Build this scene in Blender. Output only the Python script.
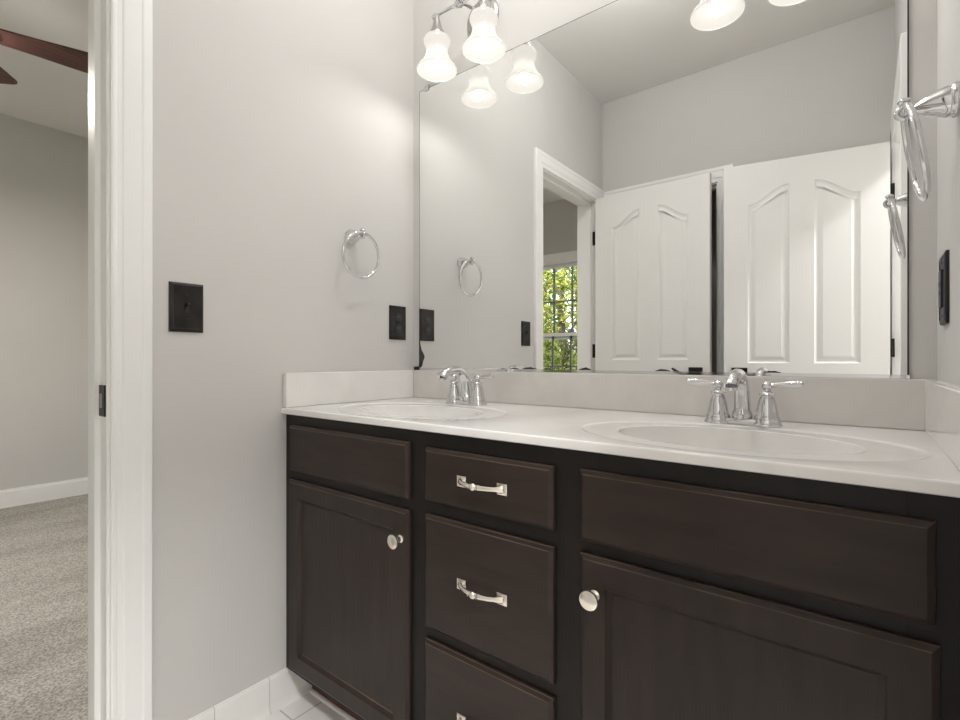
import bpy, bmesh, math, random
from mathutils import Vector, Matrix, noise
random.seed(7)
for o in list(bpy.data.objects): bpy.data.objects.remove(o)
SC = bpy.context.scene
COL = SC.collection
PI = math.pi

# ------------------------------------------------------------------ camera, world, sun, exposure
cam_d = bpy.data.cameras.new('camera')
cam_d.sensor_fit = 'HORIZONTAL'; cam_d.sensor_width = 36.0
cam_d.lens = 493.58/960*36
cam_d.clip_start = 0.02; cam_d.clip_end = 200
cam = bpy.data.objects.new('camera', cam_d); COL.objects.link(cam)
cam.location = (1.382, -1.355, 1.0378)
cam.rotation_euler = (PI/2, 0, 0.6613)
cam_d.shift_y = -0.0005
SC.camera = cam

world = bpy.data.worlds.new('sky'); SC.world = world; world.use_nodes = True
wn = world.node_tree; wn.nodes.clear()
w_out = wn.nodes.new('ShaderNodeOutputWorld'); w_bg = wn.nodes.new('ShaderNodeBackground')
w_sky = wn.nodes.new('ShaderNodeTexSky'); w_sky.sky_type = 'NISHITA'
w_sky.sun_disc = False; w_sky.sun_elevation = math.radians(42); w_sky.sun_rotation = math.radians(20)
w_sky.air_density = 1.0; w_sky.dust_density = 3.0
w_bg.inputs['Strength'].default_value = 1.4
wn.links.new(w_sky.outputs[0], w_bg.inputs[0]); wn.links.new(w_bg.outputs[0], w_out.inputs[0])

sun_d = bpy.data.lights.new('sun', 'SUN'); sun_d.energy = 1.9; sun_d.angle = math.radians(1.0)
sun_d.color = (1.0, 0.94, 0.84)
sun = bpy.data.objects.new('sun', sun_d); COL.objects.link(sun)
sun.location = (-3, 6, 9)
sun.rotation_euler = (math.radians(-44), 0, math.radians(12))

SC.view_settings.view_transform = 'Standard'
SC.view_settings.look = 'None'
SC.view_settings.gamma = 1
SC.view_settings.use_curve_mapping = False
SC.view_settings.exposure = 0.0
SC.cycles.use_denoising = True
SC.cycles.max_bounces = 14
SC.cycles.diffuse_bounces = 8
SC.cycles.glossy_bounces = 8
SC.cycles.transparent_max_bounces = 12
SC.cycles.caustics_reflective = True
SC.cycles.caustics_refractive = False
SC.cycles.sample_clamp_indirect = 4.0
BULB_W = 1.6            # each vanity bulb
FILL_HALL_W = 62.0           # added hall lamp, unseen
FILL_CEIL_W = 15.5           # added bathroom ceiling lamp, unseen
FILL_FAN_W = 36.0            # added lamp under the bedroom fan, unseen

# ------------------------------------------------------------------ materials
def mat(name, color, rough=0.5, metal=0.0, spec=0.5, emit=None, estr=0.0, coat=0.0):
    m = bpy.data.materials.new(name); m.use_nodes = True
    b = m.node_tree.nodes['Principled BSDF']
    b.inputs['Base Color'].default_value = (*color, 1)
    b.inputs['Roughness'].default_value = rough
    b.inputs['Metallic'].default_value = metal
    b.inputs['Specular IOR Level'].default_value = spec
    if coat: b.inputs['Coat Weight'].default_value = coat; b.inputs['Coat Roughness'].default_value = 0.08
    if emit: b.inputs['Emission Color'].default_value = (*emit, 1); b.inputs['Emission Strength'].default_value = estr
    return m
def nodes(m):
    nt = m.node_tree
    return nt, nt.nodes, nt.links, nt.nodes['Principled BSDF']
def coords(m, kind='Object', scale=(1,1,1)):
    nt, N, L, B = nodes(m)
    tc = N.new('ShaderNodeTexCoord'); mp = N.new('ShaderNodeMapping')
    mp.inputs['Scale'].default_value = scale
    L.new(tc.outputs[kind], mp.inputs['Vector'])
    return mp
def noise_color(m, c1, c2, scale=(1,1,1), nscale=5, detail=4, lo=.35, hi=.65, bump=0.0, rough=None, dist=0.0):
    nt, N, L, B = nodes(m)
    mp = coords(m, 'Object', scale)
    t = N.new('ShaderNodeTexNoise'); t.inputs['Scale'].default_value = nscale; t.inputs['Detail'].default_value = detail
    t.inputs['Distortion'].default_value = dist
    L.new(mp.outputs[0], t.inputs['Vector'])
    r = N.new('ShaderNodeValToRGB'); r.color_ramp.elements[0].position = lo; r.color_ramp.elements[1].position = hi
    r.color_ramp.elements[0].color = (*c1, 1); r.color_ramp.elements[1].color = (*c2, 1)
    L.new(t.outputs['Fac'], r.inputs['Fac']); L.new(r.outputs['Color'], B.inputs['Base Color'])
    if bump:
        b = N.new('ShaderNodeBump'); b.inputs['Strength'].default_value = bump; b.inputs['Distance'].default_value = 0.002
        L.new(t.outputs['Fac'], b.inputs['Height']); L.new(b.outputs[0], B.inputs['Normal'])
    return t, r

M = {}
M['wall'] = mat('wall_paint', (.60,.587,.568), .75, spec=.25)
noise_color(M['wall'], (.595,.582,.563), (.61,.597,.578), nscale=3, bump=0)
M['ceil'] = mat('ceiling_paint', (.74,.725,.70), .85, spec=.2)
noise_color(M['ceil'], (.735,.72,.695), (.75,.735,.71), nscale=2)
M['ceil_lit'] = mat('ceiling_paint_lit', (.88,.87,.85), .85, spec=.2)  # ceiling paint lightened in the bedroom, standing in for missing light
noise_color(M['ceil_lit'], (.875,.865,.845), (.885,.875,.855), nscale=2)
M['trim'] = mat('trim_paint', (.80,.785,.76), .35, spec=.4)
noise_color(M['trim'], (.86,.855,.842), (.88,.875,.862), nscale=4)
M['door'] = mat('door_paint', (.80,.785,.765), .4, spec=.4)
noise_color(M['door'], (.795,.785,.77), (.805,.795,.78), nscale=6)
M['marble'] = mat('cultured_marble', (.80,.775,.75), .12, spec=.5, coat=.3)
noise_color(M['marble'], (.77,.757,.74), (.83,.818,.802), nscale=6, detail=6, lo=.3, hi=.7, dist=1.5)
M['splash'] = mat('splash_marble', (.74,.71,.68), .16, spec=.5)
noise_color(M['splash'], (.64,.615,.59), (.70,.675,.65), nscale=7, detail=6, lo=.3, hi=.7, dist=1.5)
def wood(name, c1, c2, rough, grain=(60,60,3)):
    m = mat(name, c1, rough, spec=.27)
    noise_color(m, c1, c2, scale=grain, nscale=1.0, detail=5, lo=.3, hi=.75, bump=.05)
    return m
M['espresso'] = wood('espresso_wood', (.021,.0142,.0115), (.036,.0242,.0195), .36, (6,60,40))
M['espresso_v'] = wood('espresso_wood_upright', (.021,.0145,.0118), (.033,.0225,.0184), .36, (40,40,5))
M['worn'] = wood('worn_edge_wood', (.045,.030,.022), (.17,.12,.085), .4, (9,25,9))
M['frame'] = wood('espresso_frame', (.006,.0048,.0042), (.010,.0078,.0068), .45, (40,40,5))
M['toe'] = wood('mahogany_board', (.07,.020,.012), (.11,.034,.02), .5, (5,40,60))
M['fanwood'] = wood('rosewood_blade', (.045,.020,.016), (.14,.060,.046), .4, (50,4,10))
M['chrome'] = mat('chrome', (.70,.70,.71), .05, 1.0); noise_color(M['chrome'], (.68,.68,.69), (.72,.72,.725), nscale=8)
M['nickel'] = mat('polished_nickel', (.88,.83,.74), .22, 1.0); noise_color(M['nickel'], (.86,.81,.72), (.90,.85,.77), nscale=40)
M['bnickel'] = mat('brushed_nickel', (.42,.41,.39), .3, 1.0); noise_color(M['bnickel'], (.40,.39,.37), (.45,.44,.42), nscale=40)
M['bronze'] = mat('oil_rubbed_bronze', (.022,.020,.018), .35, .6); noise_color(M['bronze'], (.018,.0165,.015), (.04,.036,.032), nscale=18, detail=6, lo=.4, hi=.8)
M['black'] = mat('black_plastic', (.012,.012,.012), .45); noise_color(M['black'], (.011,.011,.011), (.014,.014,.014), nscale=30)
M['rot'] = mat('blackened_silvering', (.02,.02,.021), .5); noise_color(M['rot'], (.012,.012,.012), (.045,.044,.046), nscale=30)
M['mirror'] = mat('mirror_glass', (.90,.905,.895), .0, 1.0)
M['blackedge'] = mat('mirror_edge', (.03,.03,.03), .3); noise_color(M['blackedge'], (.025,.025,.024), (.04,.04,.038), nscale=20)
M['grey'] = mat('dark_grey_vinyl', (.12,.12,.12), .5); noise_color(M['grey'], (.11,.11,.11), (.13,.13,.13), nscale=20)
M['basetile'] = mat('base_tile', (.84,.825,.80), .2, spec=.5); noise_color(M['basetile'], (.83,.815,.79), (.86,.845,.82), nscale=8)
M['grout'] = mat('grout', (.55,.53,.50), .9); noise_color(M['grout'], (.52,.50,.47), (.58,.56,.53), nscale=60)
M['bark'] = mat('bark', (.08,.06,.045), .9); noise_color(M['bark'], (.05,.038,.03), (.12,.09,.07), scale=(20,20,3), nscale=1)
M['lawn'] = mat('grass_ground', (.09,.16,.03), .95); noise_color(M['lawn'], (.06,.12,.02), (.14,.22,.05), nscale=14)
M['roof'] = mat('outer_shell', (.5,.48,.45), .9); noise_color(M['roof'], (.48,.46,.43), (.52,.5,.47), nscale=4)

# floor tile
M['tile'] = mat('floor_tile', (.72,.69,.66), .28)
nt, N, L, B = nodes(M['tile'])
mp = coords(M['tile'], 'Object'); mp.inputs['Location'].default_value = (-.085, .566, 0)
br = N.new('ShaderNodeTexBrick'); br.offset = 0; br.inputs['Scale'].default_value = 1
br.inputs['Brick Width'].default_value = .155; br.inputs['Row Height'].default_value = .155
br.inputs['Mortar Size'].default_value = .0025; br.inputs['Mortar Smooth'].default_value = .2
br.inputs['Color1'].default_value = (.82,.80,.775,1); br.inputs['Color2'].default_value = (.80,.78,.755,1); br.inputs['Mortar'].default_value = (.50,.47,.44,1)
L.new(mp.outputs[0], br.inputs['Vector']); L.new(br.outputs['Color'], B.inputs['Base Color'])
bp = N.new('ShaderNodeBump'); bp.invert = True; bp.inputs['Strength'].default_value = .4; bp.inputs['Distance'].default_value = .002
L.new(br.outputs['Fac'], bp.inputs['Height']); L.new(bp.outputs[0], B.inputs['Normal'])

# carpet
M['carpet'] = mat('carpet_pile', (.36,.35,.31), .95, spec=.1)
nt, N, L, B = nodes(M['carpet'])
mp = coords(M['carpet'], 'Object')
n1 = N.new('ShaderNodeTexNoise'); n1.inputs['Scale'].default_value = 150; n1.inputs['Detail'].default_value = 3
n2 = N.new('ShaderNodeTexNoise'); n2.inputs['Scale'].default_value = 1.0; n2.inputs['Detail'].default_value = 2
mp2 = coords(M['carpet'], 'Object', (5.0, 1.2, 1)); mp2.inputs['Rotation'].default_value = (0,0,.45)
L.new(mp.outputs[0], n1.inputs['Vector']); L.new(mp2.outputs[0], n2.inputs['Vector'])
r1 = N.new('ShaderNodeValToRGB'); r1.color_ramp.elements[0].position=.36; r1.color_ramp.elements[1].position=.64
r1.color_ramp.elements[0].color=(.27,.257,.235,1); r1.color_ramp.elements[1].color=(.54,.52,.475,1)
r2 = N.new('ShaderNodeValToRGB'); r2.color_ramp.elements[0].position=.38; r2.color_ramp.elements[1].position=.6
r2.color_ramp.elements[0].color=(.82,.82,.81,1); r2.color_ramp.elements[1].color=(1,1,1,1)
mx = N.new('ShaderNodeMix'); mx.data_type='RGBA'; mx.blend_type='MULTIPLY'; mx.inputs[0].default_value=1
L.new(n1.outputs['Fac'], r1.inputs['Fac']); L.new(n2.outputs['Fac'], r2.inputs['Fac'])
L.new(r1.outputs[0], mx.inputs[6]); L.new(r2.outputs[0], mx.inputs[7]); L.new(mx.outputs[2], B.inputs['Base Color'])
bp = N.new('ShaderNodeBump'); bp.inputs['Strength'].default_value=.6; bp.inputs['Distance'].default_value=.004
L.new(n1.outputs['Fac'], bp.inputs['Height']); L.new(bp.outputs[0], B.inputs['Normal'])

# frosted bell glass of a lit lamp
m = bpy.data.materials.new('frosted_glass_shade'); m.use_nodes = True; M['shade'] = m
N = m.node_tree.nodes; L = m.node_tree.links; N.clear()
o_ = N.new('ShaderNodeOutputMaterial'); tr = N.new('ShaderNodeBsdfTranslucent'); df = N.new('ShaderNodeBsdfDiffuse'); gl = N.new('ShaderNodeBsdfGlossy'); em = N.new('ShaderNodeEmission')
tr.inputs[0].default_value=(.30,.29,.27,1); df.inputs[0].default_value=(.035,.033,.030,1); gl.inputs['Roughness'].default_value=.25
em.inputs[0].default_value=(1,.95,.88,1); em.inputs[1].default_value=.73
m1 = N.new('ShaderNodeMixShader'); m1.inputs[0].default_value=.5; m2 = N.new('ShaderNodeMixShader'); m2.inputs[0].default_value=.03; ad = N.new('ShaderNodeAddShader')
L.new(tr.outputs[0], m1.inputs[1]); L.new(df.outputs[0], m1.inputs[2]); L.new(m1.outputs[0], m2.inputs[1]); L.new(gl.outputs[0], m2.inputs[2])
L.new(m2.outputs[0], ad.inputs[0]); L.new(em.outputs[0], ad.inputs[1]); L.new(ad.outputs[0], o_.inputs[0])
M['bulb'] = mat('lit_bulb', (1,.97,.92), .4, emit=(1,.95,.87), estr=1.3)
M['fill_bowl'] = mat('added_lit_bowl', (1,.97,.92), .4, emit=(1,.93,.84), estr=36)  # glow of the bowl added under the fan
M['fill_diffuser'] = mat('added_lamp_diffuser', (1,.97,.92), .4, emit=(1,.94,.86), estr=1.5)  # glow of the flush lamps added in bathroom and hall

# clear pane
m = bpy.data.materials.new('window_pane'); m.use_nodes = True; M['pane'] = m
N = m.node_tree.nodes; L = m.node_tree.links; N.clear()
o_ = N.new('ShaderNodeOutputMaterial'); t_ = N.new('ShaderNodeBsdfTransparent'); g_ = N.new('ShaderNodeBsdfGlossy'); g_.inputs['Roughness'].default_value=0
fr = N.new('ShaderNodeFresnel'); fr.inputs[0].default_value=1.45; mi = N.new('ShaderNodeMixShader'); t_.inputs[0].default_value=(.95,.97,.96,1)
L.new(fr.outputs[0], mi.inputs[0]); L.new(t_.outputs[0], mi.inputs[1]); L.new(g_.outputs[0], mi.inputs[2]); L.new(mi.outputs[0], o_.inputs[0])

def leaf_mat(name, c1, c2, c3):
    m = bpy.data.materials.new(name); m.use_nodes = True
    N = m.node_tree.nodes; L = m.node_tree.links; N.clear()
    o = N.new('ShaderNodeOutputMaterial'); tc = N.new('ShaderNodeTexCoord'); n = N.new('ShaderNodeTexNoise'); n.inputs['Scale'].default_value = 9; n.inputs['Detail'].default_value=3
    r = N.new('ShaderNodeValToRGB'); r.color_ramp.elements[0].position=.36; r.color_ramp.elements[0].color=(*c1,1); r.color_ramp.elements[1].position=.66; r.color_ramp.elements[1].color=(*c3,1)
    e = r.color_ramp.elements.new(.5); e.color=(*c2,1)
    d = N.new('ShaderNodeBsdfDiffuse'); t = N.new('ShaderNodeBsdfTranslucent'); mi = N.new('ShaderNodeMixShader'); mi.inputs[0].default_value=.4
    L.new(tc.outputs['Object'], n.inputs['Vector']); L.new(n.outputs['Fac'], r.inputs['Fac'])
    L.new(r.outputs[0], d.inputs[0]); L.new(r.outputs[0], t.inputs[0]); L.new(d.outputs[0], mi.inputs[1]); L.new(t.outputs[0], mi.inputs[2]); L.new(mi.outputs[0], o.inputs[0])
    return m
M['leaf1'] = leaf_mat('yellow_green_leaves', (.05,.09,.010), (.32,.34,.05), (.72,.62,.24))
M['leaf2'] = leaf_mat('green_leaves', (.02,.05,.006), (.10,.18,.02), (.34,.38,.09))

# ------------------------------------------------------------------ object helpers
ROOT = {}
def props(o, label=None, cat=None, group=None, kind=None):
    if label: o['label'] = label
    if cat: o['category'] = cat
    if group: o['group'] = group
    if kind: o['kind'] = kind
    return o
def thing(name, label, cat, loc=(0,0,0), group=None, rz=0, kind=None):
    o = bpy.data.objects.new(name, None); COL.objects.link(o); o.empty_display_size = .05
    o.location = loc; o.rotation_euler = (0,0,rz); ROOT[o.name] = (Vector(loc), rz)
    props(o, label, cat, group, kind)
    return o
def obj(name, bm, m, parent=None, smooth=False, local=False, label=None, ang=40):
    """link a bmesh (world coordinates unless local) as one mesh object"""
    bmesh.ops.recalc_face_normals(bm, faces=bm.faces[:])
    if parent is not None:
        loc, rz = ROOT[parent.name]
        if not local:
            bm.transform(Matrix.Rotation(-rz,4,'Z') @ Matrix.Translation(-loc))
    me = bpy.data.meshes.new(name); bm.to_mesh(me); bm.free()
    if smooth:
        for p in me.polygons: p.use_smooth = True
        try: me.set_sharp_from_angle(angle=math.radians(ang))
        except Exception: pass
    o = bpy.data.objects.new(name, me); COL.objects.link(o)
    me.materials.append(M[m] if isinstance(m,str) else m)
    if parent is not None:
        o.parent = parent; ROOT[o.name] = ROOT[parent.name]
    else: ROOT[o.name] = (Vector((0,0,0)), 0)
    if label: o['label'] = label
    return o
def struct(name, bm, m, smooth=False, label=None):
    o = obj(name, bm, m, None, smooth); o['kind'] = 'structure'
    if label: o['label'] = label
    return o
def mesh_thing(name, bm, m, label, cat, base, group=None, smooth=False):
    """a thing that is one mesh, its origin at base"""
    bm.transform(Matrix.Translation(-Vector(base)))
    o = obj(name, bm, m, None, smooth); o.location = base; ROOT[o.name] = (Vector(base), 0)
    return props(o, label, cat, group)
def NB(): return bmesh.new()
def box(bm, x0,x1,y0,y1,z0,z1, bev=0.0):
    if x0>x1: x0,x1=x1,x0
    if y0>y1: y0,y1=y1,y0
    if z0>z1: z0,z1=z1,z0
    r = bmesh.ops.create_cube(bm, size=1)
    vs = r['verts']
    for v in vs:
        v.co = Vector(((x0+x1)/2+v.co.x*(x1-x0),(y0+y1)/2+v.co.y*(y1-y0),(z0+z1)/2+v.co.z*(z1-z0)))
    if bev:
        es = list({e for v in vs for e in v.link_edges})
        bmesh.ops.bevel(bm, geom=es, offset=bev, segments=2, profile=.5, affect='EDGES')
    return bm
def lathe(bm, prof, c=(0,0,0), axis=(0,0,1), n=28, up=None):
    """prof = [(r, h)...] turned about axis through c"""
    ax = Vector(axis).normalized()
    t = Vector((1,0,0)) if abs(ax.x) < .9 else Vector((0,1,0))
    u = ax.cross(t).normalized(); w = ax.cross(u)
    c = Vector(c); rings = []
    for r,h in prof:
        if r < 1e-6: rings.append([bm.verts.new(c+ax*h)])
        else: rings.append([bm.verts.new(c+ax*h+(u*math.cos(2*PI*i/n)+w*math.sin(2*PI*i/n))*r) for i in range(n)])
    for a,b in zip(rings, rings[1:]):
        for i in range(n):
            j=(i+1)%n
            if len(a)==1 and len(b)==1: continue
            if len(a)==1: bm.faces.new((a[0],b[j],b[i]))
            elif len(b)==1: bm.faces.new((a[i],a[j],b[0]))
            else: bm.faces.new((a[i],a[j],b[j],b[i]))
    return bm
def tube(bm, pts, rad, n=16, closed=False, cap=True, flat=None):
    pts=[Vector(p) for p in pts]; k=len(pts)
    if not hasattr(rad,'__len__'): rad=[rad]*k
    tg=[]
    for i in range(k):
        if closed: d=pts[(i+1)%k]-pts[i-1]
        else: d=pts[min(i+1,k-1)]-pts[max(i-1,0)]
        tg.append(d.normalized())
    ref=Vector((0,0,1))
    if abs(tg[0].dot(ref))>.9: ref=Vector((1,0,0))
    u=(ref-tg[0]*ref.dot(tg[0])).normalized(); rings=[]
    for i in range(k):
        u=(u-tg[i]*u.dot(tg[i])).normalized(); w=tg[i].cross(u)
        fu,fw = flat if flat else (1,1)
        rings.append([bm.verts.new(pts[i]+(u*fu*math.cos(2*PI*j/n)+w*fw*math.sin(2*PI*j/n))*rad[i]) for j in range(n)])
    for i in range(k if closed else k-1):
        a,b=rings[i],rings[(i+1)%k]
        for j in range(n):
            q=(j+1)%n; bm.faces.new((a[j],a[q],b[q],b[j]))
    if not closed and cap:
        bm.faces.new(rings[0]); bm.faces.new(rings[-1][::-1])
    return bm
def bez(p0,p1,p2,p3,n):
    p0,p1,p2,p3=map(Vector,(p0,p1,p2,p3)); out=[]
    for i in range(n+1):
        t=i/n; out.append(p0*(1-t)**3+p1*3*t*(1-t)**2+p2*3*t*t*(1-t)+p3*t**3)
    return out
def ball(bm, c, r, s=(1,1,1), seg=16):
    q=bmesh.ops.create_uvsphere(bm,u_segments=seg,v_segments=max(8,seg//2),radius=r)
    for v in q['verts']: v.co=Vector((v.co.x*s[0],v.co.y*s[1],v.co.z*s[2]))+Vector(c)
    return bm
def loops(bm, ls, cap0=True, cap1=True):
    """bridge a stack of equal-length closed loops"""
    R=[[bm.verts.new(p) for p in l] for l in ls]; n=len(R[0])
    for a,b in zip(R,R[1:]):
        for i in range(n):
            j=(i+1)%n; bm.faces.new((a[i],a[j],b[j],b[i]))
    if cap0: bm.faces.new(R[0][::-1])
    if cap1: bm.faces.new(R[-1])
    return R
def rect_y(x0,x1,z0,z1,y,i=0.0): return [(x0+i,y,z0+i),(x1-i,y,z0+i),(x1-i,y,z1-i),(x0+i,y,z1-i)]

CAS = [(0,0),(0,.0095),(.004,.0115),(.009,.0115),(.012,.0105),(.022,.0112),(.025,.0130),(.028,.0137),(.062,.0152),(.065,.0166),(.068,.0172),(.083,.0172),(.085,.0155),(.085,0)]
def casing(bm, axis, pos, nd, a0, a1, zt, z0=0.0, closed=False, w=1.0, clip=None):
    """mitred profile round an opening a0..a1 x z0..zt in the plane axis=pos, standing out along nd"""
    st=[]
    for (o,t) in CAS:
        o*=w
        if closed: q=[(a0-o,z0-o),(a0-o,zt+o),(a1+o,zt+o),(a1+o,z0-o)]
        else: q=[(a0-o,z0),(a0-o,zt+o),(a1+o,zt+o),(a1+o,z0)]
        if clip: q=[(min(max(a,clip[0]),clip[1]),z) for a,z in q]
        st.append([((pos+nd*t,a,z) if axis=='x' else (a,pos+nd*t,z)) for a,z in q])
    V=[[bm.verts.new(p) for p in s] for s in st]
    for i in range(len(V)-1):
        for k in range(4 if closed else 3):
            bm.faces.new((V[i][k],V[i+1][k],V[i+1][(k+1)%4],V[i][(k+1)%4]))
    if not closed:
        for k in (0,3): bm.faces.new([v[k] for v in V])
    return bm

# ------------------------------------------------------------------ structure
W = 1.4984; T = .14; ZC = 2.747; YB = -1.77
OY0, OY1, OZ = -1.692, -.985, 2.072       # left doorway
RY0, RY1 = -1.73, -.985                    # right doorway
BX0, BX1 = .085, .705                      # doorway in the back wall
BXL, BYB, BYF = -3.35, -3.36, 1.1          # bedroom
b=NB(); box(b,-.02-T+.07,W+1.3,-3.0,.12,-.12,0); struct('floor',b,'tile')
b=NB(); box(b,BXL-.15,-.09,BYB-.15,BYF+.15,-.12,.004); struct('floor_bedroom',b,'carpet')
b=NB(); box(b,-T/2,W+1.3,-3.0,.12,ZC,ZC+.12); struct('ceiling',b,'ceil')
b=NB(); box(b,BXL-.15,-T/2,BYB-.15,BYF+.15,ZC,ZC+.12); struct('ceiling_bedroom',b,'ceil_lit')
b=NB(); box(b,-T,W+T,0,.12,0,ZC); struct('wall_front',b,'wall')
def wall_open_x(name, x0,x1,ya,yb,o0,o1,oz):
    b=NB(); box(b,x0,x1,ya,o0,0,ZC); box(b,x0,x1,o1,yb,0,ZC); box(b,x0,x1,o0,o1,oz,ZC); return struct(name,b,'wall')
wall_open_x('wall_left',-T,0,BYB,0,OY0-.012,OY1+.012,OZ+.012)
wall_open_x('wall_right',W,W+T,-3.0,0,RY0-.012,RY1+.012,OZ+.012)
b=NB(); box(b,0,BX0-.012,YB-.12,YB,0,ZC); box(b,BX1+.012,W,YB-.12,YB,0,ZC); box(b,BX0-.012,BX1+.012,YB-.12,YB,OZ+.012,ZC); struct('wall_back',b,'wall')
# linen closet behind the back wall, hall beyond the right doorway
b=NB(); box(b,0,W,-2.72,-2.6,0,ZC); struct('wall_closet_back',b,'wall')
b=NB(); box(b,1.0,1.1,-2.6,YB-.12,0,ZC); struct('wall_closet_side',b,'wall')
b=NB(); box(b,W+1.1,W+1.2,-3.0,.0,0,ZC); struct('wall_hall_side',b,'wall')
b=NB(); box(b,W+T,W+1.1,-.12,0,0,ZC); struct('wall_hall_front',b,'wall')
b=NB(); box(b,W+T,W+1.1,-2.9,-2.78,0,ZC); struct('wall_hall_back',b,'wall')
# bedroom shell
b=NB(); box(b,BXL-.12,BXL,BYB-.12,BYF,0,ZC); struct('wall_bedroom_left',b,'wall')
b=NB(); box(b,BXL,-T,BYF,BYF+.12,0,ZC); struct('wall_bedroom_front',b,'wall')
b=NB(); box(b,-T,0,.12,BYF,0,ZC); struct('wall_bedroom_right',b,'wall')
WINS=[(-1.53,-.65),(-2.62,-1.74)]; WZ0,WZ1=.56,2.105  # second window is unseen, added to let more daylight in
b=NB()
xs=[BXL]+[v for w in sorted(WINS) for v in w]+[-T]
for i in range(0,len(xs),2): box(b,xs[i],xs[i+1],BYB-.12,BYB,0,ZC)
for x0,x1 in WINS: box(b,x0,x1,BYB-.12,BYB,0,WZ0); box(b,x0,x1,BYB-.12,BYB,WZ1,ZC)
struct('wall_bedroom_back',b,'wall')
b=NB(); box(b,BXL,BXL+.014,BYB,BYF,.004,.115); box(b,BXL,BXL+.008,BYB,BYF,.115,.13); struct('baseboard_bedroom',b,'trim')
b=NB(); box(b,-20,8,-24,BYB-.16,-.4,-.15); struct('ground',b,'lawn')

# windows of the bedroom, one seen and one added
def window(n, x0, x1):
    root = thing('window_%d'%n, None, None, ((x0+x1)/2,BYB,WZ0), kind='structure'); 
    b=NB(); casing(b,'y',BYB,1,x0+.012,x1-.012,WZ1-.012,WZ0+.012,closed=True); obj('window_casing',b,'trim',root)
    b=NB(); box(b,x0,x0+.03,BYB-.12,BYB,WZ0,WZ1); box(b,x1-.03,x1,BYB-.12,BYB,WZ0,WZ1); box(b,x0+.03,x1-.03,BYB-.12,BYB,WZ1-.035,WZ1); box(b,x0+.03,x1-.03,BYB-.12,BYB,WZ0,WZ0+.03); obj('window_frame',b,'trim',root)
    mid=1.29
    for (z0,z1,yy) in ((mid-.035,WZ1-.035,BYB-.105),(WZ0+.03,mid+.035,BYB-.07)):
        a0,a1=x0+.03,x1-.03
        b=NB(); box(b,a0,a0+.035,yy,yy+.03,z0,z1); box(b,a1-.035,a1,yy,yy+.03,z0,z1); box(b,a0+.035,a1-.035,yy,yy+.03,z0,z0+.05); box(b,a0+.035,a1-.035,yy,yy+.03,z1-.035,z1)
        s=obj('sash',b,'trim',root)
        b=NB()
        for k in range(1,4):
            xx=x0+(x1-x0)*k/4; box(b,xx-.007,xx+.007,yy+.002,yy+.026,z0+.05,z1-.035)
        zz=(z0+.05+z1-.035)/2; box(b,a0+.035,a1-.035,yy+.004,yy+.024,zz-.007,zz+.007)
        obj('muntin_grid',b,'grey',s)
        b=NB(); box(b,a0+.03,a1-.03,yy+.012,yy+.016,z0+.045,z1-.03); obj('pane',b,'pane',s)
    return root
for i,(x0,x1) in enumerate(WINS): window(i+1,x0,x1)

# door openings: casing, jamb, stop
def jamb(bm, axis, p0, p1, a0, a1, zt, t=.012, stop=None):
    def bb(a_0,a_1,q0,q1,z0,z1):
        if axis=='x': box(bm,q0,q1,a_0,a_1,z0,z1)
        else: box(bm,a_0,a_1,q0,q1,z0,z1)
    bb(a0-t,a0,p0,p1,0,zt+t); bb(a1,a1+t,p0,p1,0,zt+t); bb(a0,a1,p0,p1,zt,zt+t)
    if stop:
        s0,s1=stop; h=.011
        bb(a0,a0+h,s0,s1,0,zt); bb(a1-h,a1,s0,s1,0,zt); bb(a0+h,a1-h,s0,s1,zt-h,zt)
R=.006
b=NB(); casing(b,'x',0,1,OY0-R,OY1+R,OZ+R,w=.97,clip=(YB+.001,0)); struct('trim_1',b,'trim')
b=NB(); casing(b,'x',-T,-1,OY0-R,OY1+R,OZ+R); struct('trim_2',b,'trim')
b=NB(); jamb(b,'x',-T,0,OY0,OY1,OZ,stop=(-.085,-.045)); tj=struct('trim_3',b,'trim')
b=NB(); casing(b,'x',W,-1,RY0-R,RY1+R,OZ+R,clip=(YB+.001,0)); struct('trim_4',b,'trim')
b=NB(); jamb(b,'x',W,W+T,RY0,RY1,OZ,stop=(W+.045,W+.085)); struct('trim_5',b,'trim')
b=NB(); casing(b,'y',YB,1,BX0-R,BX1+R,OZ+R-.012,clip=(.001,W)); struct('trim_6',b,'trim')
b=NB(); jamb(b,'y',YB-.12,YB,BX0,BX1,OZ-.012,t=.012,stop=(YB-.085,YB-.045)); struct('trim_7',b,'trim')
# strike plate let into the latch side of the left jamb
b=NB(); box(b,-.043,-.003,OY1-.0035,OY1+.002,.905,.978,.001); sp=obj('strike_plate',b,'bronze',tj)
b=NB(); box(b,-.033,-.018,OY1-.0048,OY1-.003,.925,.958); obj('latch_hole',b,'bnickel',sp)

# panel doors -------------------------------------------------------
def arch_outline(x0,x1,z0,z1,rise,side):
    """closed outline, top sweeping up toward the middle of the door (side=+1: high edge on the right)"""
    pts=[(x0,z0),(x1,z0)]
    n=20
    for i in range(n+1):
        t=i/n
        x=x1+(x0-x1)*t
        u=(x-x0)/(x1-x0)
        if side<0: u=1-u
        u=min(1,max(0,(u-.02)/.92)); s=u*u*(3-2*u)
        pts.append((x,z1-rise+rise*s))
    return pts
def offset_poly(p,d):
    n=len(p); out=[]
    for i in range(n):
        a=Vector(p[i-1]); c=Vector(p[i]); e=Vector(p[(i+1)%n])
        d1=(c-a).normalized(); d2=(e-c).normalized()
        n1=Vector((-d1.y,d1.x)); n2=Vector((-d2.y,d2.x))
        m=(n1+n2); m=m/max(m.length_squared,1e-6)*2/1
        out.append(tuple(c+m*d*.5*1.0 if False else c+(n1+n2)*(d/(1+n1.dot(n2)))))
    return out
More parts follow.
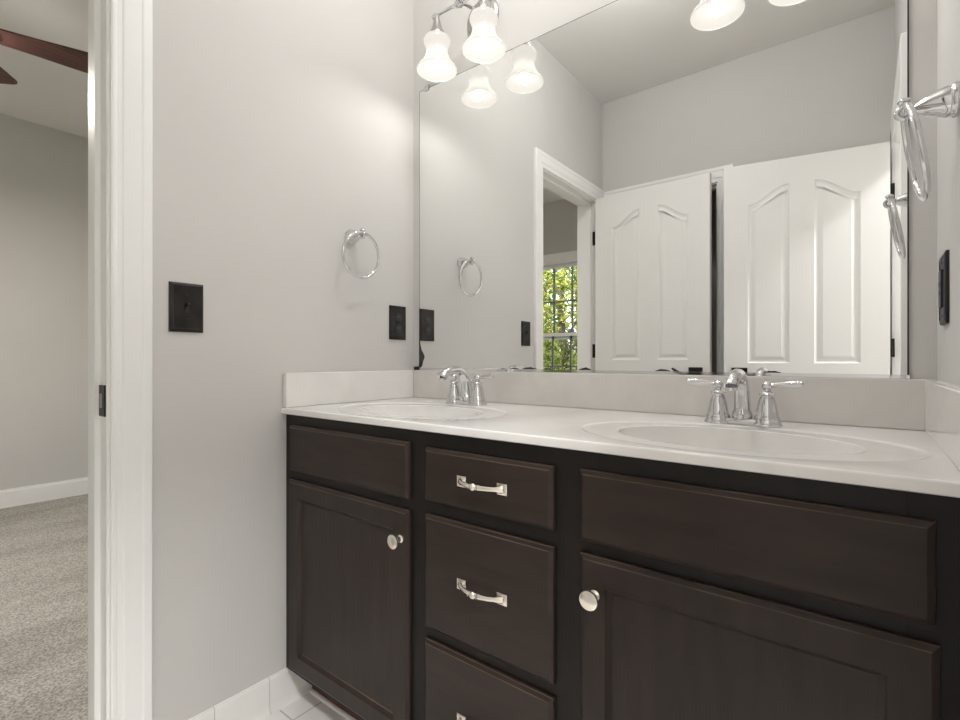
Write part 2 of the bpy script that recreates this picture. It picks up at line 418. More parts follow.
def door_face(bm, w, h, panels, y, nd, mir):
    """front skin of a moulded panel door at y (facing nd)"""
    X=lambda x: -x if mir else x
    outer=[(0,0),(w,0),(w,h),(0,h)]
    edges=[]
    def ring(p,yy): return [bm.verts.new((X(a),yy,c)) for a,c in p]
    def ed(vs):
        r=[]
        for i in range(len(vs)):
            r.append(bm.edges.new((vs[i],vs[(i+1)%len(vs)])))
        return r
    ov=ring(outer,y); edges+=ed(ov)
    for p in panels:
        v0=ring(p,y); edges+=ed(v0)
        prev=v0
        for d,dep in ((.007,.006),(.014,.0085),(.019,.0085),(.024,.006),(.036,.002)):
            cur=ring(offset_poly(p,d),y-nd*dep)
            for i in range(len(p)):
                j=(i+1)%len(p); bm.faces.new((prev[i],prev[j],cur[j],cur[i]))
            prev=cur
        bm.faces.new(prev)
    bmesh.ops.triangle_fill(bm,use_beauty=True,use_dissolve=False,edges=edges)
    return ov
def panel_door(n, pin, rz, w, h, mir, ph):
    root=thing('door_%d'%n,None,None,pin,rz=rz,kind='structure')
    s=-1 if mir else 1
    x0=.004; z0=.012
    st=.112; mid=.105; pw=(w-2*st-mid)/2
    P=[]
    zt=ph[1]-z0; zb=ph[0]-z0
    P.append(arch_outline(st,st+pw,zb,zt,.085,1)); P.append(arch_outline(st+pw+mid,w-st,zb,zt,.085,-1))
    P.append([(st,.20),(st+pw,.20),(st+pw,.86),(st,.86)]); P.append([(st+pw+mid,.20),(w-st,.20),(w-st,.86),(st+pw+mid,.86)])
    hh=2.065-z0
    bm=NB()
    a=door_face(bm,w,hh,P,.045,1,mir); c=door_face(bm,w,hh,P,.010,-1,mir)
    for i in range(4):
        j=(i+1)%4; bm.faces.new((a[i],a[j],c[j],c[i]))
    bm.transform(Matrix.Translation((s*x0,0,z0)))
    slab=obj('door_slab',bm,'door',root,local=True)
    for hz in (1.836,1.094,.25):
        bm=NB(); lathe(bm,[(0,-.047),(.004,-.046),(.007,-.044),(.007,.044),(.004,.046),(0,.047)],(0,.0,hz),n=12)
        box(bm,.001 if not mir else -.0035,.0035 if not mir else -.001,0,.036,hz-.044,hz+.044)
        box(bm,-.0225 if not mir else 0,0 if not mir else .0225,-.002,.0005,hz-.044,hz+.044)
        hg=obj('hinge',bm,'bronze',root,local=True)
    # lever on a square plate, both faces
    xl=s*(x0+w-.073); zl=.957
    bm=NB()
    box(bm,xl-.0375,xl+.0375,.0445,.053,zl-.0375,zl+.0375,.002)
    box(bm,xl-.0375,xl+.0375,.002,.0105,zl-.0375,zl+.0375,.002)
    pl=obj('handle_plate',bm,'bronze',root,local=True)
    for sd,yb in ((1,.053),(-1,.002)):
        bm=NB()
        lathe(bm,[(.013,0),(.011,.02),(.011,.045),(.009,.048),(0,.048)],(xl,yb,zl),(0,sd,0),n=16)
        yy=yb+sd*.04
        tube(bm,bez((xl,yy,zl),(xl-s*.04,yy,zl-.012),(xl-s*.07,yy,zl+.0),(xl-s*.115,yy,zl+.032),12),[.009]*4+[.0085]*4+[.0075]*4+[.005],n=10)
        obj('lever',bm,'bronze',pl,local=True)
    return root
panel_door(1,(.0225,-1.649,0),math.radians(3.0),.690,OZ,False,(1.035,1.945))
panel_door(2,(W-.0235,RY0+.006,0),math.radians(-10.5),.702,OZ,True,(1.02,1.935))
for hz in (1.836,1.094,.25):
    b=NB(); box(b,-.036,-.001,OY0-.001,OY0+.002,hz-.045,hz+.045); obj('hinge_leaf',b,'bronze',tj)

# tiled cove base along the left wall
b=NB()
seams=[-.893,-.748,-.593,-.440]
for a,c in zip(seams,seams[1:]):
    g=.0012
    pr=[(0,.0),(.017,.0),(.0165,.004),(.011,.012),(.0085,.024),(.0085,.096),(.007,.1025),(.003,.1045),(0,.1045)]
    loops(b,[[(x,a+g,z) for x,z in pr],[(x,c-g,z) for x,z in pr]])
bl=struct('baseboard_left',b,'basetile')
b=NB(); box(b,0,.006,-.892,-.441,0,.1035); obj('grout_bed',b,'grout',bl)

# ------------------------------------------------------------------ vanity cabinet
van=thing('vanity_cabinet','dark espresso double vanity cabinet with three drawers and two doors under the white top','cabinet',(.75,-.26,0))
YF=-.55
b=NB(); box(b,.004,.02,-.51,-.004,.108,.8745); box(b,W-.02,W-.004,-.51,-.004,.108,.8745); box(b,.02,W-.02,-.51,-.004,.108,.124); box(b,.02,W-.02,-.012,-.004,.124,.8745)
box(b,.02,.036,-.44,-.004,0.0,.108); box(b,W-.036,W-.02,-.44,-.004,0.0,.108)
obj('carcass',b,'frame',van)
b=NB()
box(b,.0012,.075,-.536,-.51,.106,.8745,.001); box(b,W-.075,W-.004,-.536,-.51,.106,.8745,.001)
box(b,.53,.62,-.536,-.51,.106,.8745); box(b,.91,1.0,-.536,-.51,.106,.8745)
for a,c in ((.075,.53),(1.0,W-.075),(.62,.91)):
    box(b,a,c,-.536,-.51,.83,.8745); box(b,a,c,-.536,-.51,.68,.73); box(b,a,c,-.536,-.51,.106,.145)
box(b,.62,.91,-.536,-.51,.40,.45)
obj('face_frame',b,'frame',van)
KF=(1.355-.541)/(1.355-.55)
def mp_(x0,x1,z0,z1): return 1.382+(x0-1.382)*KF,1.382+(x1-1.382)*KF,1.0378+(z0-1.0378)*KF,1.0378+(z1-1.0378)*KF
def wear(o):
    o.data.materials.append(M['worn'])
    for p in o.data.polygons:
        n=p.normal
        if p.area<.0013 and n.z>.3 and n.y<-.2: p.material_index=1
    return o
def slab_front(name,x0,x1,z0,z1,m='espresso'):
    x0,x1,z0,z1=mp_(x0,x1,z0,z1)
    b=NB()
    loops(b,[rect_y(x0,x1,z0,z1,-.5362),rect_y(x0,x1,z0,z1,-.5425),rect_y(x0,x1,z0,z1,-.5445,.001),rect_y(x0,x1,z0,z1,YF+.001,.0070),rect_y(x0,x1,z0,z1,YF,.0085)])
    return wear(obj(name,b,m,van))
def shaker(x0,x1,z0,z1):
    x0,x1,z0,z1=mp_(x0,x1,z0,z1)
    b=NB(); s=.057
    loops(b,[rect_y(x0,x1,z0,z1,-.5362),rect_y(x0,x1,z0,z1,-.5425),rect_y(x0,x1,z0,z1,-.5445,.001),rect_y(x0,x1,z0,z1,YF+.001,.0070),rect_y(x0,x1,z0,z1,YF,.0085),
        rect_y(x0,x1,z0,z1,YF,s-.007),rect_y(x0,x1,z0,z1,YF+.003,s-.005),rect_y(x0,x1,z0,z1,YF+.008,s+.001),rect_y(x0,x1,z0,z1,YF+.0095,s+.003)])
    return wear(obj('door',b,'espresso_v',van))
slab_front('false_front',.050,.549,.713,.846)
slab_front('false_front',.983,1.450,.717,.843)
d1=shaker(.046,.550,.132,.687); d2=shaker(.983,1.454,.132,.695)
dr=[slab_front('drawer',.601,.930,z0,z1) for z0,z1 in ((.7215,.8405),(.437,.691),(.132,.411))]
def knob(x,z,par):
    b=NB(); lathe(b,[(0,0),(.0095,0),(.0095,.003),(.006,.006),(.0055,.014),(.008,.018),(.0155,.0215),(.0172,.0245),(.0165,.028),(.014,.0292),(0,.0298)],(x,YF+.0002,z),(0,-1,0),n=28)
    obj('knob',b,'nickel',par,smooth=True)
knob(.519,.615,d1); knob(1.0105,.626,d2)
def pull(xc,z,par):
    b=NB()
    for s in (-1,1):
        x=xc+s*.0525
        loops(b,[rect_y(x-.0125,x+.0125,z-.0115,z+.0115,YF+.0005),rect_y(x-.0125,x+.0125,z-.0115,z+.0115,YF-.003),rect_y(x-.0125,x+.0125,z-.0115,z+.0115,YF-.005,.0025)])
    pts=bez((xc-.054,YF-.003,z),(xc-.03,YF-.030,z),(xc+.03,YF-.030,z),(xc+.054,YF-.003,z),20)
    tube(b,pts,[.0085,.0075,.0062]+[.0050]*4+[.0052,.0058,.0062,.0066,.0062,.0058,.0052]+[.0050]*4+[.0062,.0075,.0085],n=12,flat=(1,.75))
    xb=xc-.004; yb=YF-.0235
    ball(b,(xb,yb,z),.0085); 
    for s in (-1,1): lathe(b,[(.0056,-.001),(.0072,0),(.0056,.001)],(xb+s*.011,yb+.0003,z),(1,0,0),n=14)
    obj('pull',b,'nickel',par,smooth=True)
pull(.760,.779,dr[0]); pull(.760,.560,dr[1]); pull(.760,.272,dr[2])
b=NB(); box(b,.018,W-.004,-.458,-.4405,.0,.1055); obj('toe_kick',b,'toe',van,label='reddish brown recessed toe kick board')
b=NB(); pr=[(-.4585,0),(-.468,0),(-.468,.004),(-.4665,.0065),(-.463,.008),(-.4585,.0085)]
loops(b,[[(.018,y,z) for y,z in pr],[(W-.004,y,z) for y,z in pr]]); obj('toe_trim',b,'basetile',van,label='narrow white trim strip along the floor')

# ------------------------------------------------------------------ vanity top with two moulded basins
ZT=.8934; TH=.0186; FY=-.553
top=thing('countertop','long white cultured marble vanity top with two moulded oval basins','countertop',(.75,-.27,ZT-TH))
def basin_prof(d):
    # height below the deck against the elliptical radius
    if d<=1.0:
        t=min(1.0,(1.0-d)/.16); s=t*t*(3-2*t)
        wall=-.0035-.0895*(1-(1-t)**1.9) if t<1 else -.093
        return wall-.045*max(0,(1-d-.16)/.84)**.8 if d<.84 else wall
    if d<1.02: return -.0035+.0010*(d-1)/.02
    if d<1.36: return -.0025
    if d<1.42:
        t=(d-1.36)/.06; return -.0025+.0025*(t*t*(3-2*t))
    return 0.0
b=NB()
SX,SY,CY=.204,.133,-.336
RS=[.06,.15,.3,.5,.7,.80,.84,.88,.92,.95,.97,.985,.995,1.0,1.008,1.02,1.05,1.10,1.2,1.30,1.36,1.375,1.39,1.405,1.42]
FR=FY+.0045
for cx_,xa,xb_ in ((.366,.0005,.755),(1.178,.755,W-.0005)):
    n=112; ang=[2*PI*i/n for i in range(n)]
    # corner directions in ellipse angle
    for X_,Y_ in ((xa,FR),(xb_,FR),(xa,-.0005),(xb_,-.0005)):
        a=math.atan2((Y_-CY)/SY,(X_-cx_)/SX)%(2*PI)
        k=min(range(n),key=lambda i:abs((ang[i]-a+PI)%(2*PI)-PI)); ang[k]=a
    rings=[]
    for d in RS:
        z=ZT+basin_prof(d); rg=[]
        for a in ang:
            x=cx_+SX*d*math.cos(a); y=CY+SY*d*math.sin(a)
            # the outer recess runs off at the back and front
            y=min(max(y,FR+.004),-.024)
            rg.append(b.verts.new((x,y,z)))
        rings.append(rg)
    rg=[]
    for a in ang:
        dx,dy=SX*math.cos(a),SY*math.sin(a); ts=[]
        if dx>1e-9: ts.append((xb_-cx_)/dx)
        if dx<-1e-9: ts.append((xa-cx_)/dx)
        if dy>1e-9: ts.append((-.0005-CY)/dy)
        if dy<-1e-9: ts.append((FR-CY)/dy)
        t=min(ts); rg.append(b.verts.new((cx_+dx*t,CY+dy*t,ZT)))
    rings.append(rg)
    for r0,r1 in zip(rings,rings[1:]):
        for i in range(n):
            j=(i+1)%n; b.faces.new((r0[i],r0[j],r1[j],r1[i]))
    b.faces.new(rings[0])
prof=[(FR,ZT),(FY+.0026,ZT-.0004),(FY+.0011,ZT-.0013),(FY+.0003,ZT-.0026),(FY,ZT-.0045),(FY,ZT-.0165),(FY+.003,ZT-TH),(-.50,ZT-TH)]
rows=[[b.verts.new((x,y,z)) for y,z in prof] for x in (.0005,W-.0005)]
for i in range(len(prof)-1): b.faces.new((rows[0][i],rows[1][i],rows[1][i+1],rows[0][i+1]))
deck=obj('deck',b,'marble',top,smooth=True,ang=50)
ZS=.9978
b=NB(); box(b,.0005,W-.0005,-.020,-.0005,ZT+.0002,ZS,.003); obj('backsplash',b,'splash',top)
for x0,x1 in ((.0005,.020),(W-.020,W-.0005)):
    b=NB(); box(b,x0,x1,FY+.006,-.0205,ZT+.0002,ZS,.003); obj('side_splash',b,'marble',top)
for cx_ in (.366,1.178):
    b=NB(); lathe(b,[(0,.004),(.012,.005),(.0155,.003),(.016,0),(.021,.0005),(.0225,-.002)],(cx_,CY,ZT-.136),n=24); obj('drain',b,'chrome',top,smooth=True)

# ------------------------------------------------------------------ faucets
def faucet(cx_, label):
    y=-.125; z=ZT+.0003
    r=thing('faucet',label,'faucet',(cx_,y,z),group='chrome centerset faucets')
    b=NB()
    box(b,cx_-.052,cx_+.052,y-.0165,y+.0165,z,z+.0135,.003)
    for q in (-1,1): lathe(b,[(0,0),(.0290,0),(.0295,.002),(.0285,.005),(.0262,.008),(.0258,.015),(0,.015)],(cx_+q*.049,y,z),n=32)
    base=obj('base_bar',b,'chrome',r,smooth=True)
    for q in (-1,1):
        hx=cx_+q*.049
        b=NB()
        lathe(b,[(0,.0152),(.0250,.0152),(.0250,.0185),(.0232,.021),(.0205,.034),(.0178,.048),(.0160,.056),(.0145,.061),(.0130,.0635),(.0130,.0655),(.0158,.068),(.0158,.071),(.0115,.075),(.0075,.077),(.0075,.080)],(hx,y,z),n=28)
        body=obj('handle_body',b,'chrome',r,smooth=True)
        b=NB()
        ball(b,(hx,y,z+.0868),.0108,(1,1,.95))
        L0=Vector((hx,y,z+.0872)); d=Vector((q*1.0,-.10,.09)).normalized()
        ts=[.006,.012,.020,.030,.042,.052,.058,.063,.066,.068]; rs=[.005,.0046,.0054,.0064,.0076,.0080,.0076,.0060,.0064,.003]
        tube(b,[L0+d*t for t in ts],rs,n=14)
        obj('lever',b,'chrome',body,smooth=True)
    b=NB()
    lathe(b,[(0,.0137),(.0205,.0137),(.0215,.020),(.0200,.027),(.0172,.032),(.0168,.036)],(cx_,y+.003,z),n=24)
    ball(b,(cx_,y-.0205,z+.019),.0075)
    pts=bez((cx_,y+.004,z+.030),(cx_,y+.002,z+.075),(cx_,y-.008,z+.113),(cx_,y-.052,z+.1115),12)+bez((cx_,y-.052,z+.1115),(cx_,y-.085,z+.110),(cx_,y-.104,z+.102),(cx_,y-.111,z+.088),10)[1:]
    k=len(pts); rs=[.0172-.0040*min(1,i/11) for i in range(k-2)]+[.0142,.0142]
    tube(b,pts,rs,n=22)
    lathe(b,[(0,-.006),(.0115,-.006),(.0117,.0)],(cx_,y-.1114,z+.0865),n=20)
    obj('spout',b,'chrome',r,smooth=True)
    b=NB(); lathe(b,[(0,.0138),(.008,.0138),(.006,.019),(.0032,.022),(.0028,.066),(.0045,.068),(.006,.072),(.0055,.077),(.0025,.080),(0,.0805)],(cx_,y+.0285,z),n=14)
    box(b,cx_-.008,cx_+.008,y+.014,y+.0365,z+.0005,z+.0139,.002)
    obj('lift_rod',b,'chrome',r,smooth=True)
    return r
faucet(.366,'chrome two handle centerset faucet at the left basin, below the left towel ring')
faucet(1.1665,'chrome two handle centerset faucet at the right basin, nearest the right wall')

# ------------------------------------------------------------------ mirror
MX0,MX1,MZ0,MZ1=.036,1.4555,1.006,2.063
mir=thing('wall_mirror','large frameless rectangular mirror with black-spotted lower edge above the vanity','mirror',((MX0+MX1)/2,0,ZS+.0005))
b=NB(); box(b,MX0+.0035,MX1-.003,-.0062,-.0045,MZ0-.004,MZ1-.003); obj('mirror_glass',b,'mirror',mir)
b=NB(); box(b,MX0,MX1,-.0044,-.0006,MZ0-.004,MZ1); 
obj('mirror_back',b,'blackedge',mir)
b=NB(); box(b,MX0-.001,MX1+.001,-.0095,-.0006,ZS+.0005,ZS+.0035); box(b,MX0-.001,MX1+.001,-.0095,-.0068,ZS+.0035,ZS+.0085); obj('bottom_channel',b,'chrome',mir)
for x in (.078,1.41):
    b=NB(); box(b,x-.011,x+.011,-.0095,-.0006,MZ1+.0005,MZ1+.010,.001); box(b,x-.011,x+.011,-.0095,-.0068,MZ1-.010,MZ1+.002,.001); obj('mirror_clip',b,'chrome',mir)
def poly_patch(bm, pts, y0=-.0066, y1=-.0063):
    loops(bm,[[(x,y0,z) for x,z in pts],[(x,y1,z) for x,z in pts]])
b=NB(); poly_patch(b,[(MX0+.001,1.24),(.0395,1.22),(.0425,1.17),(.0425,1.10),(.050,1.075),(.064,1.055),(.066,1.046),(.058,1.030),(.052,1.011),(MX0+.001,1.0085)])
obj('black_edge_spot',b,'rot',mir,label='large black worn patch at the left edge')
def blob(xc,w,h):
    n=9; pts=[(xc-w,MZ0+.0005)]
    for i in range(1,n):
        t=i/n; pts.append((xc-w+2*w*t,MZ0+.001+h*math.sin(PI*t)*(.65+.35*random.random())))
    pts.append((xc+w,MZ0+.0005)); b=NB(); poly_patch(b,pts[::-1]); obj('black_edge_spot',b,'rot',mir)
for xc,w,h in ((.43,.012,.002),(.474,.022,.005),(.535,.03,.007),(.60,.018,.005),(.728,.022,.009),(.955,.022,.006),(1.21,.02,.005)): blob(xc,w,h)
b=NB(); box(b,.0215,.0345,-.019,-.0035,ZS+.0002,ZS+.0135,.001)
mesh_thing('plastic_bumper',b,'black','tiny black plastic block in the left corner on the backsplash by the mirror','bumper',(.028,-.011,ZS+.0002))

# ------------------------------------------------------------------ wall lamps
def sconce(xc,label,dx=.1035,dz=0.0,tilt=0.0):
    yl=-.123; zc=2.203+dz
    r=thing('vanity_light',label,'wall lamp',(xc,-.001,2.225+dz),group='two-lamp bell shade vanity lights')
    b=NB(); lathe(b,[(0,-.0006),(.066,-.0006),(.068,.006),(.064,.011),(.056,.014),(.045,.016),(.030,.024),(.018,.027),(.012,.030),(0,.030)],(xc+.005,0,2.214+dz),(0,-1,0),n=40); obj('backplate',b,'bnickel',r,smooth=True)
    b=NB(); tube(b,bez((xc,-.028,2.218+dz),(xc,-.06,2.231+dz),(xc,-.09,2.220+dz),(xc,yl,zc),10),[.008]*3+[.0065]*6+[.008,.009],n=14); obj('stem',b,'chrome',r,smooth=True)
    b=NB(); tube(b,[(xc-dx,yl,zc+tilt),(xc+dx,yl,zc-tilt)],.0062,n=14)
    lathe(b,[(.006,-.018),(.011,-.014),(.011,-.009),(.014,-.004),(.015,0),(.014,.004),(.011,.009),(.011,.014),(.006,.018)],(xc,yl,zc),(1,0,0),n=18)
    ball(b,(xc,yl,zc+.014),.008); ball(b,(xc,yl-.012,zc),.007)
    for q in (-1,1):
        lathe(b,[(.006,-.012),(.0095,-.008),(.0095,.006),(.0065,.010),(.0085,.013),(.0085,.018),(0,.022)],(xc+q*dx,yl,zc-q*tilt),(q,0,0),n=16)
    obj('cross_bar',b,'chrome',r,smooth=True)
    for q in (-1,1):
        x=xc+q*dx; zr=zc-q*tilt-.188
        b=NB(); lathe(b,[(0,.187),(.0085,.187),(.0085,.177),(.0105,.172),(.0125,.163),(.0165,.148),(.0225,.132),(.0270,.123),(.0285,.118),(.0275,.1135),(0,.1135)],(x,yl,zr),n=28); cap=obj('socket_cap',b,'bnickel',r,smooth=True)
        b=NB()
        pr=[(.027,.132),(.035,.130),(.0415,.124),(.0448,.115),(.0440,.105),(.0405,.095),(.0372,.085),(.0360,.075),(.0372,.063),(.0405,.051),(.0450,.040),(.0500,.030),(.0550,.022),(.0600,.016),(.0622,.014),(.0628,.009),(.0665,.005),(.0685,.001),(.0680,-.003),(.0655,-.003),
            (.0650,.001),(.0610,.006),(.0590,.0115),(.0525,.020),(.0472,.029),(.0422,.040),(.0375,.051),(.0342,.063),(.0330,.075),(.0342,.085),(.0375,.096),(.0408,.106),(.0416,.115),(.0388,.122),(.034,.127),(.027,.129)]
        pr=[(r_,h_*.872) for r_,h_ in pr]; lathe(b,pr,(x,yl,zr),n=40); sh=obj('bell_shade',b,'shade',r,smooth=True)
        b=NB(); lathe(b,[(.012,.1130),(.012,.095),(.016,.085),(.0215,.074),(.0235,.062),(.021,.050),(.013,.041),(0,.038)],(x,yl,zr),n=20); obj('bulb',b,'bulb',sh,smooth=True)
        l=bpy.data.lights.new('bulb_light','POINT'); l.energy=BULB_W; l.color=(1,.98,.955); l.shadow_soft_size=.02
        lo=bpy.data.objects.new('bulb_light',l); COL.objects.link(lo); lo.parent=r; lo.location=Vector((x,yl,zr+.016))-Vector((xc,-.001,2.225+dz))
    return r
sconce(.338,'chrome two-lamp vanity light with frosted bell shades at the mirror\'s upper left corner',dx=.100,tilt=.004)
sconce(1.158,'two-lamp vanity light over the right basin, only its shades reflected at the top',dx=.094,dz=-.036,tilt=.006)

# ------------------------------------------------------------------ towel rings
def towel_ring(xw, s, yc, zc, label, lean=.16, ln=1.0):
    r=thing('towel_ring',label,'towel ring',(xw,yc,zc),group='chrome towel rings')
    b=NB(); lathe(b,[(r_,h_*ln) for r_,h_ in ((0,.0005),(.0255,.0005),(.0265,.004),(.0255,.008),(.0235,.010),(.0235,.014),(.0220,.019),(.0178,.031),(.0120,.043),(.0080,.050),(.0060,.0535))],(xw,yc,zc),(s,0,0),n=30); base=obj('wall_post',b,'chrome',r,smooth=True)
    b=NB(); lathe(b,[(r_,h_*ln) for r_,h_ in ((.006,.0515),(.0085,.053),(.0085,.055),(.006,.0565))],(xw,yc,zc),(s,0,0),n=16)
    tx=xw+s*.063*ln
    # loop that carries the ring, finial above
    tube(b,[(tx+.0095*math.cos(a),yc,zc-.002+.0095*math.sin(a)) for a in [2*PI*i/20 for i in range(20)]],.0042,n=10,closed=True)
    lathe(b,[(.005,.006),(.0045,.010),(.0085,.0125),(.0095,.0155),(.0075,.019),(.0035,.021),(0,.0215)],(tx,yc,zc),n=18)
    obj('ring_holder',b,'chrome',base,smooth=True)
    b=NB(); R0=.0738; c=Vector((tx,yc,zc-.002-R0+.0065))
    pts=[]
    for i in range(56):
        a=2*PI*i/56; yy=R0*math.sin(a); zz=R0*math.cos(a)
        pts.append((c.x-s*(R0-zz)*lean*.5, c.y+yy, c.z+zz))
    tube(b,pts,.0052,n=12,closed=True); obj('ring',b,'chrome',r,smooth=True)
    return r
towel_ring(0,1,-.297,1.455,'chrome towel ring on the left grey wall above the dark outlet plate')
towel_ring(W,-1,-.300,1.440,'chrome towel ring on the right wall beside the mirror edge, largest in view',lean=.36,ln=1.03)

# ------------------------------------------------------------------ switch and outlets
def plate(b, xw, s, yc, zc, hw=.0405, hh=.063):
    def q(x,i): return [(xw+s*x,yc-hw+i,zc-hh+i),(xw+s*x,yc+hw-i,zc-hh+i),(xw+s*x,yc+hw-i,zc+hh-i),(xw+s*x,yc-hw+i,zc+hh-i)]
    loops(b,[q(.0004,0),q(.0045,0),q(.0062,.003),q(.0072,.008),q(.0058,.0095)])
def dot(b,xw,s,yc,zc,r,h0,h1): lathe(b,[(r,h0),(r,h1-.0005),(r*.7,h1),(0,h1)],(xw,yc,zc),(s,0,0),n=12)
yc,zc=-.8155,1.1715
r=thing('light_switch','dark bronze toggle switch plate beside the bedroom door casing','switch',(0,yc,zc))
b=NB(); plate(b,0,1,yc,zc); obj('cover_plate',b,'bronze',r)
b=NB(); box(b,.0055,.0085,yc-.005,yc+.005,zc-.012,zc+.012); loops(b,[[(.008,yc-.0045,zc-.004),(.008,yc+.0045,zc-.004),(.008,yc+.0045,zc+.008),(.008,yc-.0045,zc+.008)],[(.020,yc-.0035,zc+.006),(.020,yc+.0035,zc+.006),(.0185,yc+.0035,zc+.0125),(.0185,yc-.0035,zc+.0125)]]); obj('toggle',b,'black',r)
for dz in (.030,-.030):
    b=NB(); dot(b,0,1,yc,zc+dz,.0032,.005,.0085); obj('screw',b,'bronze',r)
yc,zc=-.085,1.175
r=thing('wall_outlet','dark bronze duplex outlet plate on the left wall beside the mirror','outlet',(0,yc,zc))
b=NB(); plate(b,0,1,yc,zc); obj('cover_plate',b,'bronze',r)
for dz in (.021,-.021):
    b=NB(); lathe(b,[(.0165,.004),(.0165,.0078),(.015,.0085),(0,.0085)],(0,yc,zc+dz),(1,0,0),n=24); k=obj('socket',b,'black',r)
    b=NB()
    for dy in (-.0055,.0055): box(b,.0083,.0088,yc+dy-.001,yc+dy+.001,zc+dz-.002,zc+dz+.006)
    obj('slots',b,'grey',k)
b=NB(); dot(b,0,1,yc,zc,.0028,.005,.0085); obj('screw',b,'bronze',r)
yc,zc=-.147,1.164
r=thing('wall_outlet','dark bronze safety outlet plate on the right wall below the towel ring','outlet',(W,yc,zc))
b=NB(); plate(b,W,-1,yc,zc); obj('cover_plate',b,'bronze',r)
b=NB(); box(b,W-.0095,W-.005,yc-.0165,yc+.0165,zc-.0335,zc+.0335,.001); k=obj('socket',b,'black',r)
b=NB()
for dz in (.008,-.008): box(b,W-.0105,W-.009,yc-.007,yc+.007,zc+dz-.004,zc+dz+.004)
obj('test_button',b,'grey',k)
for dz in (.048,-.048):
    b=NB(); dot(b,W,-1,yc,zc+dz,.0032,.005,.0085); obj('screw',b,'bnickel',r)

# ------------------------------------------------------------------ bedroom ceiling fan
HX,HY,HZ=-1.644,-1.141,2.45
fan=thing('ceiling_fan','dark reddish wood ceiling fan in the bedroom beyond the doorway','ceiling fan',(HX,HY,ZC))
b=NB(); lathe(b,[(0,ZC-.0005),(.065,ZC-.0005),(.065,ZC-.02),(.04,ZC-.05),(.014,ZC-.055),(.014,2.55),(.03,2.545),(.09,2.53),(.105,2.50),(.105,2.44),(.09,2.415),(.05,2.405),(0,2.405)],(HX,HY,0),n=32); obj('motor_housing',b,'bronze',fan,smooth=True)
b=NB(); lathe(b,[(.05,2.404),(.085,2.398),(.10,2.38),(.095,2.35),(.07,2.325),(.035,2.312),(0,2.309)],(HX,HY,0),n=32); obj('added_light_bowl',b,'fill_bowl',fan,smooth=True)  # unseen lit bowl, added to brighten the bedroom
A0=math.atan2(.977,.212)
for k in range(5):
    a=A0+k*2*PI/5; ca,sa=math.cos(a),math.sin(a)
    def P(u,v,h): return (HX+ca*u-sa*v,HY+sa*u+ca*v,HZ+h+v*-.10)
    out=[(.15,-.052),(.33,-.066),(.44,-.078),(.505,-.083),(.522,-.075),(.530,-.058),(.530,.058),(.522,.075),(.505,.083),(.44,.078),(.33,.066),(.15,.052)]
    b=NB(); loops(b,[[P(u,v,-.003) for u,v in out],[P(u,v,.003) for u,v in out]]); bl_=obj('blade',b,'fanwood',fan)
    b=NB(); loops(b,[[P(u,v,-.009) for u,v in ((.09,-.018),(.16,-.03),(.20,-.03),(.20,.03),(.16,.03),(.09,.018))],[P(u,v,-.0035) for u,v in ((.09,-.018),(.16,-.03),(.20,-.03),(.20,.03),(.16,.03),(.09,.018))]]); obj('blade_arm',b,'bronze',bl_)
l=bpy.data.lights.new('fill_lamp_fan','AREA'); l.shape='DISK'; l.size=.16; l.energy=FILL_FAN_W; l.color=(1,.93,.84)  # added fill light below the fan bowl
lo=bpy.data.objects.new('fill_lamp_fan',l); COL.objects.link(lo); lo.parent=fan; lo.location=(0,0,2.305-ZC)

# ------------------------------------------------------------------ unseen flush lamp, added to fill the bathroom with light
cl=thing('added_ceiling_light','unseen round flush ceiling light added to brighten the bathroom','ceiling light',(.70,-.50,ZC))
b=NB(); lathe(b,[(0,ZC-.0005),(.165,ZC-.0005),(.168,ZC-.012),(.16,ZC-.026),(.15,ZC-.028),(0,ZC-.028)],(.70,-.50,0),n=40); obj('rim',b,'trim',cl,smooth=True)
b=NB(); lathe(b,[(.149,ZC-.0285),(.14,ZC-.045),(.11,ZC-.062),(.06,ZC-.072),(0,ZC-.075)],(.70,-.50,0),n=40); obj('diffuser',b,'fill_diffuser',cl,smooth=True)
l=bpy.data.lights.new('fill_lamp_bath','POINT'); l.shadow_soft_size=.09; l.energy=FILL_CEIL_W; l.color=(1,.995,.985)
lo=bpy.data.objects.new('fill_lamp_bath',l); COL.objects.link(lo); lo.parent=cl; lo.location=(0,0,-.18)

# ------------------------------------------------------------------ unseen hall lamp, added to send fill light through the right doorway
hl=thing('added_ceiling_light','unseen round flush ceiling light added in the hall for fill light','ceiling light',(2.28,-1.65,ZC))
b=NB(); lathe(b,[(0,ZC-.0005),(.165,ZC-.0005),(.168,ZC-.012),(.16,ZC-.026),(.15,ZC-.028),(0,ZC-.028)],(2.28,-1.65,0),n=40); obj('rim',b,'trim',hl,smooth=True)
b=NB(); lathe(b,[(.149,ZC-.0285),(.14,ZC-.045),(.11,ZC-.062),(.06,ZC-.072),(0,ZC-.075)],(2.28,-1.65,0),n=40); obj('diffuser',b,'fill_diffuser',hl,smooth=True)
l=bpy.data.lights.new('fill_lamp_hall','AREA'); l.shape='DISK'; l.size=.28; l.energy=FILL_HALL_W; l.color=(1,.995,.985)
lo=bpy.data.objects.new('fill_lamp_hall',l); COL.objects.link(lo); lo.parent=hl; lo.location=(0,0,-.078)

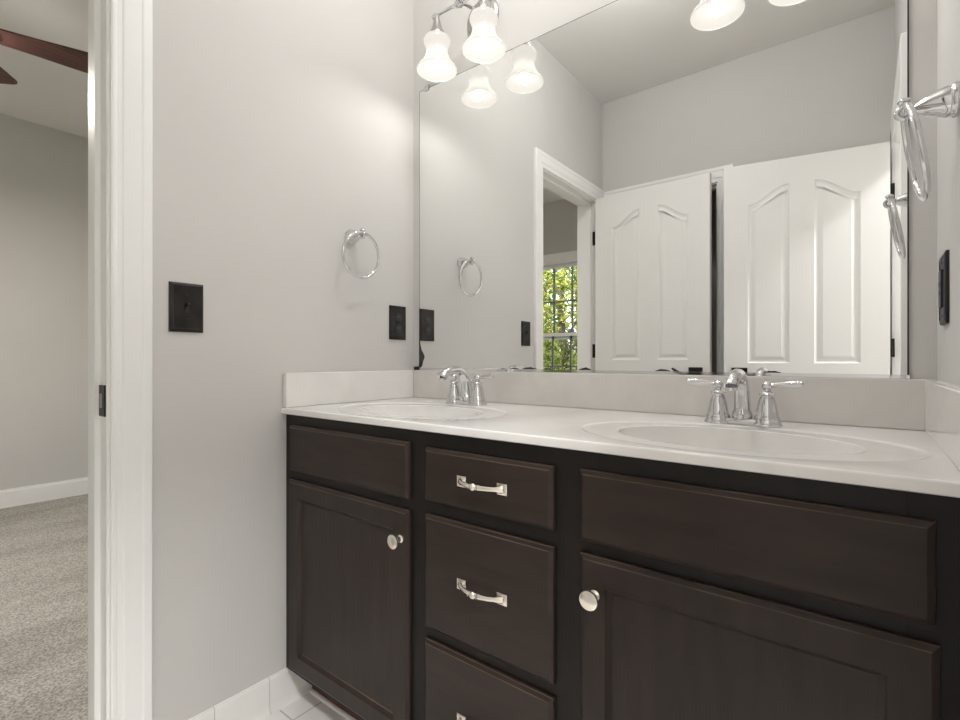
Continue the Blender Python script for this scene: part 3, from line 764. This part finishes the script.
# ------------------------------------------------------------------ trees outside the bedroom window
def tree(x,y,h,rx,rz,nleaf,lm,label,seed):
    rnd=random.Random(seed)
    r=thing('leafy_tree',label,'tree',(x,y,-.15),group='trees outside the bedroom window')
    b=NB(); tube(b,[(x,y,-.15),(x+.05,y,h*.3),(x-.04,y+.03,h*.6),(x,y,h*.85)],[.09,.07,.05,.02],n=8)
    for k in range(6):
        a=rnd.random()*6.28; z0=h*(.3+.08*k); tube(b,[(x,y,z0),(x+math.cos(a)*rx*.35,y+math.sin(a)*rx*.35,z0+.25),(x+math.cos(a)*rx*.75,y+math.sin(a)*rx*.75,z0+.6)],[.03,.02,.008],n=6)
    obj('trunk',b,'bark',r)
    V=[];F=[]
    for i in range(int(nleaf*1.7)):
        while True:
            p=Vector((rnd.uniform(-1,1),rnd.uniform(-1,1),rnd.uniform(-1,1)))
            if p.length<1 and p.length>.35 and noise.noise(p*2.3+Vector((seed,0,0)))>-.22: break
        c=Vector((p.x*rx,p.y*rx,h*.55+p.z*rz))
        s=rnd.uniform(.022,.05)
        n=Vector((rnd.gauss(0,1),rnd.gauss(0,1)+.4,rnd.gauss(0,1)+.6)).normalized()
        u=n.orthogonal().normalized(); u.rotate(Matrix.Rotation(rnd.random()*6.28,3,n)); w=n.cross(u)
        k=len(V); V+=[c-u*s*1.1,c-w*s*.5+n*s*.1,c+u*s*1.1,c+w*s*.5+n*s*.1]; F.append((k,k+1,k+2,k+3))
    me=bpy.data.meshes.new('foliage'); me.from_pydata([tuple(v) for v in V],[],F); me.materials.append(M[lm])
    o=bpy.data.objects.new('foliage',me); COL.objects.link(o); o.parent=r; o.location=(0,0,.15)
    return r
tree(-2.35,-5.6,2.9,.85,1.35,4600,'leaf1','yellow-green leafy tree nearest the bedroom window, seen in the mirror',1)
tree(-4.25,-7.0,3.4,1.05,1.6,4500,'leaf2','darker green tree to the left behind the yellow-green one outside the window',2)
tree(-2.25,-8.0,3.4,.95,1.65,4200,'leaf2','green tree standing straight behind the yellow-green one outside',3)
tree(-4.4,-10.2,4.6,1.5,2.2,5000,'leaf1','tall yellow-green tree furthest from the bedroom window',4)
